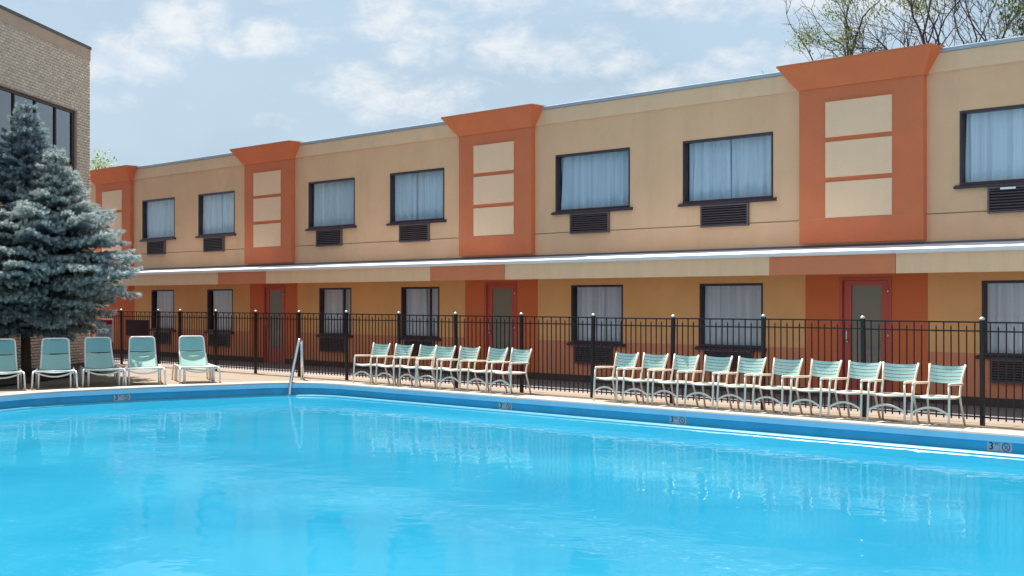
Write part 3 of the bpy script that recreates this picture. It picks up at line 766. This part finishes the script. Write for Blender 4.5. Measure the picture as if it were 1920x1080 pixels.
def leafy(name, label, loc, H, seed, spread, leaf_c, group, lean=(0, 0), clumps=8, per=160, trunk_r=.16, leaf_s=.055, levels=6, sig=.24, low=0.0, first=.30):
    r = random.Random(seed); t = thing(name, label, 'tree', loc, 0, group)
    wood = MB(); tips = []
    def grow(p, d, L, rad, lev):
        n = 5; pts = [p]; q = p.copy(); dd = d.copy()
        for k in range(n):
            dd = (dd + Vector((r.gauss(0, .13), r.gauss(0, .13), r.gauss(.02, .08)))).normalized(); q = q + dd * L / n; pts.append(q.copy())
        wood.tube(pts, [rad * (1 - .42 * k / n) for k in range(n + 1)], 8 if lev < 2 else (5 if lev < 4 else 3), caps=lev == 0)
        if lev >= levels - 2: tips.extend((pp, dd) for pp in pts[1:])
        if lev == levels: return
        kids = 3 if lev < 2 else (3 if r.random() < .5 else 2)
        for k in range(kids):
            a = r.uniform(0, 6.28); sp = r.uniform(.30, .80) * spread
            s1 = dd.orthogonal().normalized(); s2 = dd.cross(s1)
            nd = (dd * math.cos(sp) + (s1 * math.cos(a) + s2 * math.sin(a)) * math.sin(sp) + Vector((lean[0], lean[1], .06))).normalized()
            st = pts[-1] if k == 0 else pts[r.choice((2, 3, 4, 5))]
            grow(st, nd, L * r.uniform(.60, .82), max(rad * r.uniform(.5, .68), .007), lev + 1)
    grow(Vector((0, 0, -.08)), Vector((lean[0] * .6, lean[1] * .6, 1)).normalized(), H * first, trunk_r, 0)
    wood.build('trunk', BARKG, t, smooth=True)
    rg = np.random.default_rng(seed); cl = [tp for tp in tips if tp[0].z > low]; r.shuffle(cl); cl = cl[:clumps]
    P = []
    for p, d in cl:
        m = int(per * r.uniform(.5, 1.5)); P.append(np.array(p)[None] + rg.normal(0, 1, (m, 3)) * np.array([sig, sig, sig * .7]))
    P = np.concatenate(P); n = len(P); Fm = frames(rg.normal(0, 1, (n, 3)) + np.array([0, 0, -.4])); S = rg.uniform(.6, 1.5, n) * leaf_s
    T = np.array([(-.1, 0, 0), (.45, .26, .05), (1.0, 0, -.08), (.45, -.26, .05)])
    V = P[:, None, :] + S[:, None, None] * np.einsum('kj,njc->nkc', T, Fm)
    col = np.array(leaf_c)[None] * rg.normal(1, .28, (n, 1)); col = np.concatenate([np.clip(col, .01, .9), np.ones((n, 1))], 1)
    np_mesh('crown', V.reshape(-1, 3), np.arange(n * 4).reshape(-1, 4), LEAF, t, np.repeat(col, 4, 0), kind='stuff')
    return t
TG = 'trees behind the motel'
leafy('sparse_tree', 'nearly bare tree with a few olive leaf clumps behind the motel roof', (-14.9, 31.7, 0), 13.0, 22, 1.1, (.17, .21, .05), TG, (-.10, -.05), 17, 330, .17, .07, 7, .24, 6.5)
leafy('bare_tree', 'almost leafless tree with dark upright limbs rising behind the motel roof', (-14.0, 32.2, 0), 14.0, 36, .85, (.14, .18, .05), TG, (.0, .0), 3, 30, .11, .09, 7, .2, 7.0)
leafy('leafy_tree', 'green leafy tree whose crown spreads past the end of the motel roof', (-14.3, 28.9, 0), 12.4, 8, .9, (.10, .15, .04), TG, (-.05, 0), 150, 110, .22, .11, 6, .32, 6.0)
leafy('bushy_tree', 'small pale green tree peeping over the far end of the motel', (-48.1, 23.4, 0), 9.7, 13, .8, (.30, .38, .16), None, (0, 0), 120, 110, .12, .12, 5, .28, 5.0)

# ------------------------------------------------------------------ fence
FY = 17.3
POSTX = [-32.48, -30.51, -29.40, -27.71, -25.97, -24.20, -22.43, -20.65, -18.87, -17.04, -15.26, -13.46, -11.63, -9.83, -8.0, -6.2, -4.4]
fence = thing('pool_fence', 'black metal picket fence between the pool deck and the motel', 'fence', (-20, FY, 0))
post_me = MB().box(-.027, .027, -.027, .027, -.05, 1.47).mesh('post'); post_me.materials.append(BLACK)
cap_me = MB().lathe((0, 0, 1.47), [(.040, 0), (.042, .012), (.036, .026), (.020, .040), (.004, .046)], 12).mesh('post_cap', smooth=True); cap_me.materials.append(CAPW)
tall_me = MB().box(-.0075, .0075, -.0075, .0075, .07, 1.435).mesh('picket'); tall_me.materials.append(BLACK)
sp = MB().box(-.0075, .0075, -.0075, .0075, .07, 1.355); sp.hull8([(-.009, -.009, 1.355), (.009, -.009, 1.355), (.009, .009, 1.355), (-.009, .009, 1.355)], [(-.001, -.001, 1.40), (.001, -.001, 1.40), (.001, .001, 1.40), (-.001, .001, 1.40)])
short_me = sp.mesh('picket'); short_me.materials.append(BLACK)
rv_ = random.Random(5)
lean = {}
for x in POSTX:
    ln = rv_.gauss(0, .008); lean[x] = rv_.gauss(0, .006)
    p = place('post', post_me, None, fence, (x + 20, 0, lean[x]), (rv_.gauss(0, .006), ln, 0))
    place('post_cap', cap_me, None, p)
for a, b in zip(POSTX, POSTX[1:]):
    dz = (lean[a] + lean[b]) / 2
    for z in (1.44, 1.315, .115):
        MB().box(a + .03, b - .03, FY - .014, FY + .014, z - .011 + dz, z + .011 + dz).build('rail', BLACK, fence, (-20, FY, 0))
    n = max(3, round((b - a) / .113))
    for k in range(1, n):
        x = a + (b - a) * k / n
        place('picket', tall_me if k % 2 else short_me, None, fence, (x + 20, 0, dz), (0, rv_.gauss(0, .003), 0))
# return to the brick corner
xa, ya, xb, yb = -32.48, FY, -33.55, 17.20
for z in (1.44, 1.315, .115): MB().box(xb, xa - .03, FY - .036, FY - .004, z - .014, z + .014).build('rail', BLACK, fence, (-20, FY, 0))
for k in range(1, 9): place('picket', tall_me if k % 2 else short_me, None, fence, (xa + (xb - xa) * k / 9 + 20, -.02, 0))
tag(MB().box(-32.13, -30.95, FY - .05, FY - .022, .79, 1.22).build('dark_board', PLUM), 'blank plum-brown board hung on the fence behind the loungers', 'board')

# notice sign on a post near the brick corner
sg = thing('notice_sign', 'white notice board with red heading on posts beside the brick corner', 'sign', (-31.9, 16.5, 0), R(38))
MB().box(-.235, .235, -.015, .015, .62, 1.25).build('board', SIGNW, sg, bevel=.006)
MB().box(-.215, .215, -.0185, -.0155, 1.10, 1.22).build('heading', SIGNR, sg)
ln_m = mat('sign_print_grey', lin(120, 122, 140), .6, .05, 4)
for k, (wd, zz) in enumerate(((.19, 1.04), (.16, .99), (.19, .94), (.12, .89), (.17, .83), (.15, .78))):
    MB().box(-wd, wd, -.0185, -.0155, zz - .008, zz + .008).build('print_line', ln_m, sg)
for x in (-.19, .19): MB().box(x - .02, x + .02, .016, .05, -.02, 1.2).build('post', BLACK, sg)
vp = thing('vent_pipe', 'slim pale vent pipe standing beside the brick corner', 'pipe', (-32.22, 16.28, 0))
MB().tube(rounded([(0, 0, -.02), (0, 0, 1.32), (.10, .05, 1.32), (.10, .05, 1.22)], .06), .028, 8).build('tube', mat('pipe_grey', lin(176, 168, 160), .5, .1, 4), vp, smooth=True)
MB().lathe((0, 0, 0), [(.07, -.02), (.07, .03), (.03, .05)], 12).build('collar', BLACK, vp)

# ------------------------------------------------------------------ handrail
hr = thing('pool_handrail', 'polished steel handrail bent over the corner of the pool steps', 'handrail', (-23.2, 16.67, 0))
a = Vector((0, 0, 0)); b = Vector((.75, -.91, 0))
rail = rounded([(-.02, .02, -.02), (.03, -.03, .45), (.06, -.06, .87), (.17, -.20, .90), (.52, -.63, .20), (.66, -.80, -.14), (.66, -.80, -.60)], .13, 7)
MB().tube(rail, .036, 12).build('tube', STEEL, hr, smooth=True)
MB().lathe((-.02, .02, 0), [(.055, -.0), (.055, .012), (.03, .03)], 14).build('escutcheon', STEEL, hr, smooth=True)

# ------------------------------------------------------------------ strap armchairs
def bent_strap(wd, ht, sag_y, sag_z, th=.003, n=8, flip=False):
    """strap along x, thin in y (back) or z (seat)"""
    mb = MB()
    ring = []
    for i in range(n + 1):
        t = i / n * 2 - 1; x = t * wd / 2; s = 1 - t * t
        if flip: pts = [(x, -ht / 2, sag_z * s + th), (x, ht / 2, sag_z * s + th), (x, ht / 2, sag_z * s - th), (x, -ht / 2, sag_z * s - th)]
        else: pts = [(x, sag_y * s - th, sag_z * s - ht / 2), (x, sag_y * s - th, sag_z * s + ht / 2), (x, sag_y * s + th, sag_z * s + ht / 2), (x, sag_y * s + th, sag_z * s - ht / 2)]
        ring.append(pts)
    for pts in ring: mb.v += pts
    for i in range(n):
        for j in range(4): mb.f.append((i * 4 + j, (i + 1) * 4 + j, (i + 1) * 4 + (j + 1) % 4, i * 4 + (j + 1) % 4))
    mb.f.append((0, 1, 2, 3)); mb.f.append((n * 4 + 3, n * 4 + 2, n * 4 + 1, n * 4))
    return mb.mesh('strap')
TR = .0165
def make_chair():
    t = thing('strap_armchair', 'x', 'chair')
    for s in (-1, 1):
        MB().tube(rounded([(s * .275, -.26, 0), (s * .268, -.235, .40), (s * .262, -.225, .565)], .03), TR, 8).build('leg', FRAMEC, t, smooth=True)
        MB().tube(rounded([(s * .262, -.226, .555), (s * .260, -.222, .590), (s * .258, -.10, .592), (s * .262, .235, .578)], .05, 6), TR * 1.05, 8).build('armrest', FRAMEC, t, smooth=True)
        MB().tube(rounded([(s * .262, .275, 0), (s * .236, .165, .41), (s * .236, .22, .60), (s * .264, .30, .845)], .10, 6), TR, 8).build('leg', FRAMEC, t, smooth=True)
    MB().tube([(-.272 + .544 * k / 14, -.252 + .0 * k, .165 + .10 * math.sin(math.pi * k / 14) ** .8) for k in range(15)], TR * .95, 8).build('arch_brace', FRAMEC, t, smooth=True)
    sf = MB()
    for s in (-1, 1): sf.tube([(s * .262, -.235, .405), (s * .250, .0, .392), (s * .238, .18, .398)], TR * .9, 8)
    sf.tube([(-.262, -.235, .405), (0, -.245, .393), (.262, -.235, .405)], TR * .9, 8); sf.tube([(-.238, .18, .398), (.238, .18, .398)], TR * .9, 8)
    sf.build('seat_frame', FRAMEC, t, smooth=True)
    sb = bent_strap(.525, .0425, .030, -.012); sb.materials.append(MINT)
    n = 5
    for k in range(n):
        f = (k + .5) / n; z = .595 + .245 * f; place('strap', sb, None, t, (0, .222 + .078 * f, z), (R(-17), 0, 0), (.90 + .125 * f, 1, 1))
    ss = bent_strap(.50, .045, 0, -.022, flip=True); ss.materials.append(MINTP)
    for k in range(8): place('strap', ss, None, t, (0, -.205 + .052 * k, .402))
    return t
ORD = ['first', 'second', 'third', 'fourth', 'fifth', 'sixth', 'seventh', 'eighth', 'ninth', 'tenth']
ch0 = make_chair(); first = True; rc = random.Random(4)
rows = [([-21.32, -20.58, -19.88, -19.29, -18.59, -17.86, -17.19], '{} mint strap armchair from the steel handrail in the row of seven', 'armchairs in the row of seven along the fence'),
        ([-14.63, -13.99, -13.33, -12.68, -12.04, -11.39, -10.70, -10.02, -9.40, -8.74], '{} mint strap armchair of the row of ten, counted from the gap between rows', 'armchairs in the row of ten along the fence')]
for xs, lab, grp in rows:
    for i, x in enumerate(xs):
        c = ch0 if first else copy_tree(ch0); first = False
        c.location = (x + .285 + rc.gauss(0, .012), 16.87 + rc.uniform(-.02, .02), 0.012 if False else 0.0); c.rotation_euler = (0, 0, rc.gauss(0, .065))
        c['label'] = lab.format(ORD[i]); c['group'] = grp

# ------------------------------------------------------------------ loungers
LR = .0185
def make_lounger():
    t = thing('strap_lounger', 'x', 'lounger')
    # local -y is the foot end; origin under the foot-end legs
    zs = .345
    for s in (-1, 1):
        MB().tube(rounded([(s * .42, .02, 0), (s * .41, .0, .20), (s * .40, .06, zs), (s * .36, .30, zs), (s * .35, 1.62, zs), (s * .37, 1.72, .20), (s * .38, 1.72, 0)], .10, 6), LR, 8).build('side_rail', FRAMEW, t, smooth=True)
        MB().tube(rounded([(s * .30, .07, 0), (s * .295, .07, zs - .02), (s * .295, .26, zs - .02), (s * .30, .27, 0)], .08, 6), LR * .9, 8).build('leg', FRAMEW, t, smooth=True)
        MB().tube(rounded([(s * .37, 1.02, 0), (s * .355, 1.04, zs), (s * .355, 1.24, zs), (s * .37, 1.28, 0)], .07, 6), LR * .9, 8).build('leg', FRAMEW, t, smooth=True)
    MB().tube([(-.36 + .72 * k / 12, .10, zs - .02 - .085 * math.sin(math.pi * k / 12)) for k in range(13)], LR * .85, 8).build('front_brace', FRAMEW, t, smooth=True)
    MB().tube([(-.38, .10, zs), (.38, .10, zs)], LR * .9, 8).build('cross_bar', FRAMEW, t, smooth=True)
    y0, y1, y2 = 1.02, 1.34, 1.475; z1, z2 = zs + .30, zs + .61
    bf = MB()
    left = [(-.285, y0, zs), (-.27, y1, z1), (-.255, y2, z2), (.255, y2, z2), (.27, y1, z1), (.285, y0, zs)]
    bf.tube(rounded(left, .075, 6), LR * 1.05, 8)
    bf.build('back_frame', FRAMEW, t, smooth=True)
    s1 = bent_strap(.525, .040, .030, 0); s1.materials.append(MINTL)
    for k in range(7):
        f = (k + .35) / 7.3; place('strap', s1, None, t, (0, y1 + (y2 - y1) * f, z1 + .02 + (z2 - z1 - .02) * f), (R(-21), 0, 0), (1 - .04 * f, 1, 1))
    s2 = bent_strap(.565, .062, .030, 0); s2.materials.append(MINTP)
    for k in range(7):
        f = (k + .5) / 7; place('strap', s2, None, t, (0, y0 + (y1 - y0) * f, zs + (z1 - zs) * f), (R(-45.4), 0, 0), (1 - .04 * f, 1, 1))
    s3 = bent_strap(.72, .056, 0, -.035, flip=True); s3.materials.append(MINTP)
    for k in range(14): place('strap', s3, None, t, (0, .14 + .063 * k, zs + .004))
    return t
lo0 = make_lounger()
LPOS = [(-24.42, 10.50), (-24.14, 11.43), (-24.10, 12.46), (-23.89, 13.23), (-23.53, 14.31)]
LL = ['mint strap lounger farthest from the steel handrail, beside the taller spruce', 'fourth mint strap lounger counted from the steel handrail, in front of the spruce trunks',
      'third mint strap lounger counted from the steel handrail, before the notice sign', 'second mint strap lounger counted from the steel handrail, before the plum board', 'mint strap lounger standing nearest the steel handrail, first of the five']
for i, (x, y) in enumerate(LPOS):
    c = lo0 if i == 0 else copy_tree(lo0)
    th = R(65 + [2, -1, 3, -2, 1][i]); c.location = (x, y, 0); c.rotation_euler = (0, 0, th)
    c['label'] = LL[i]; c['group'] = 'strap loungers along the end of the pool'
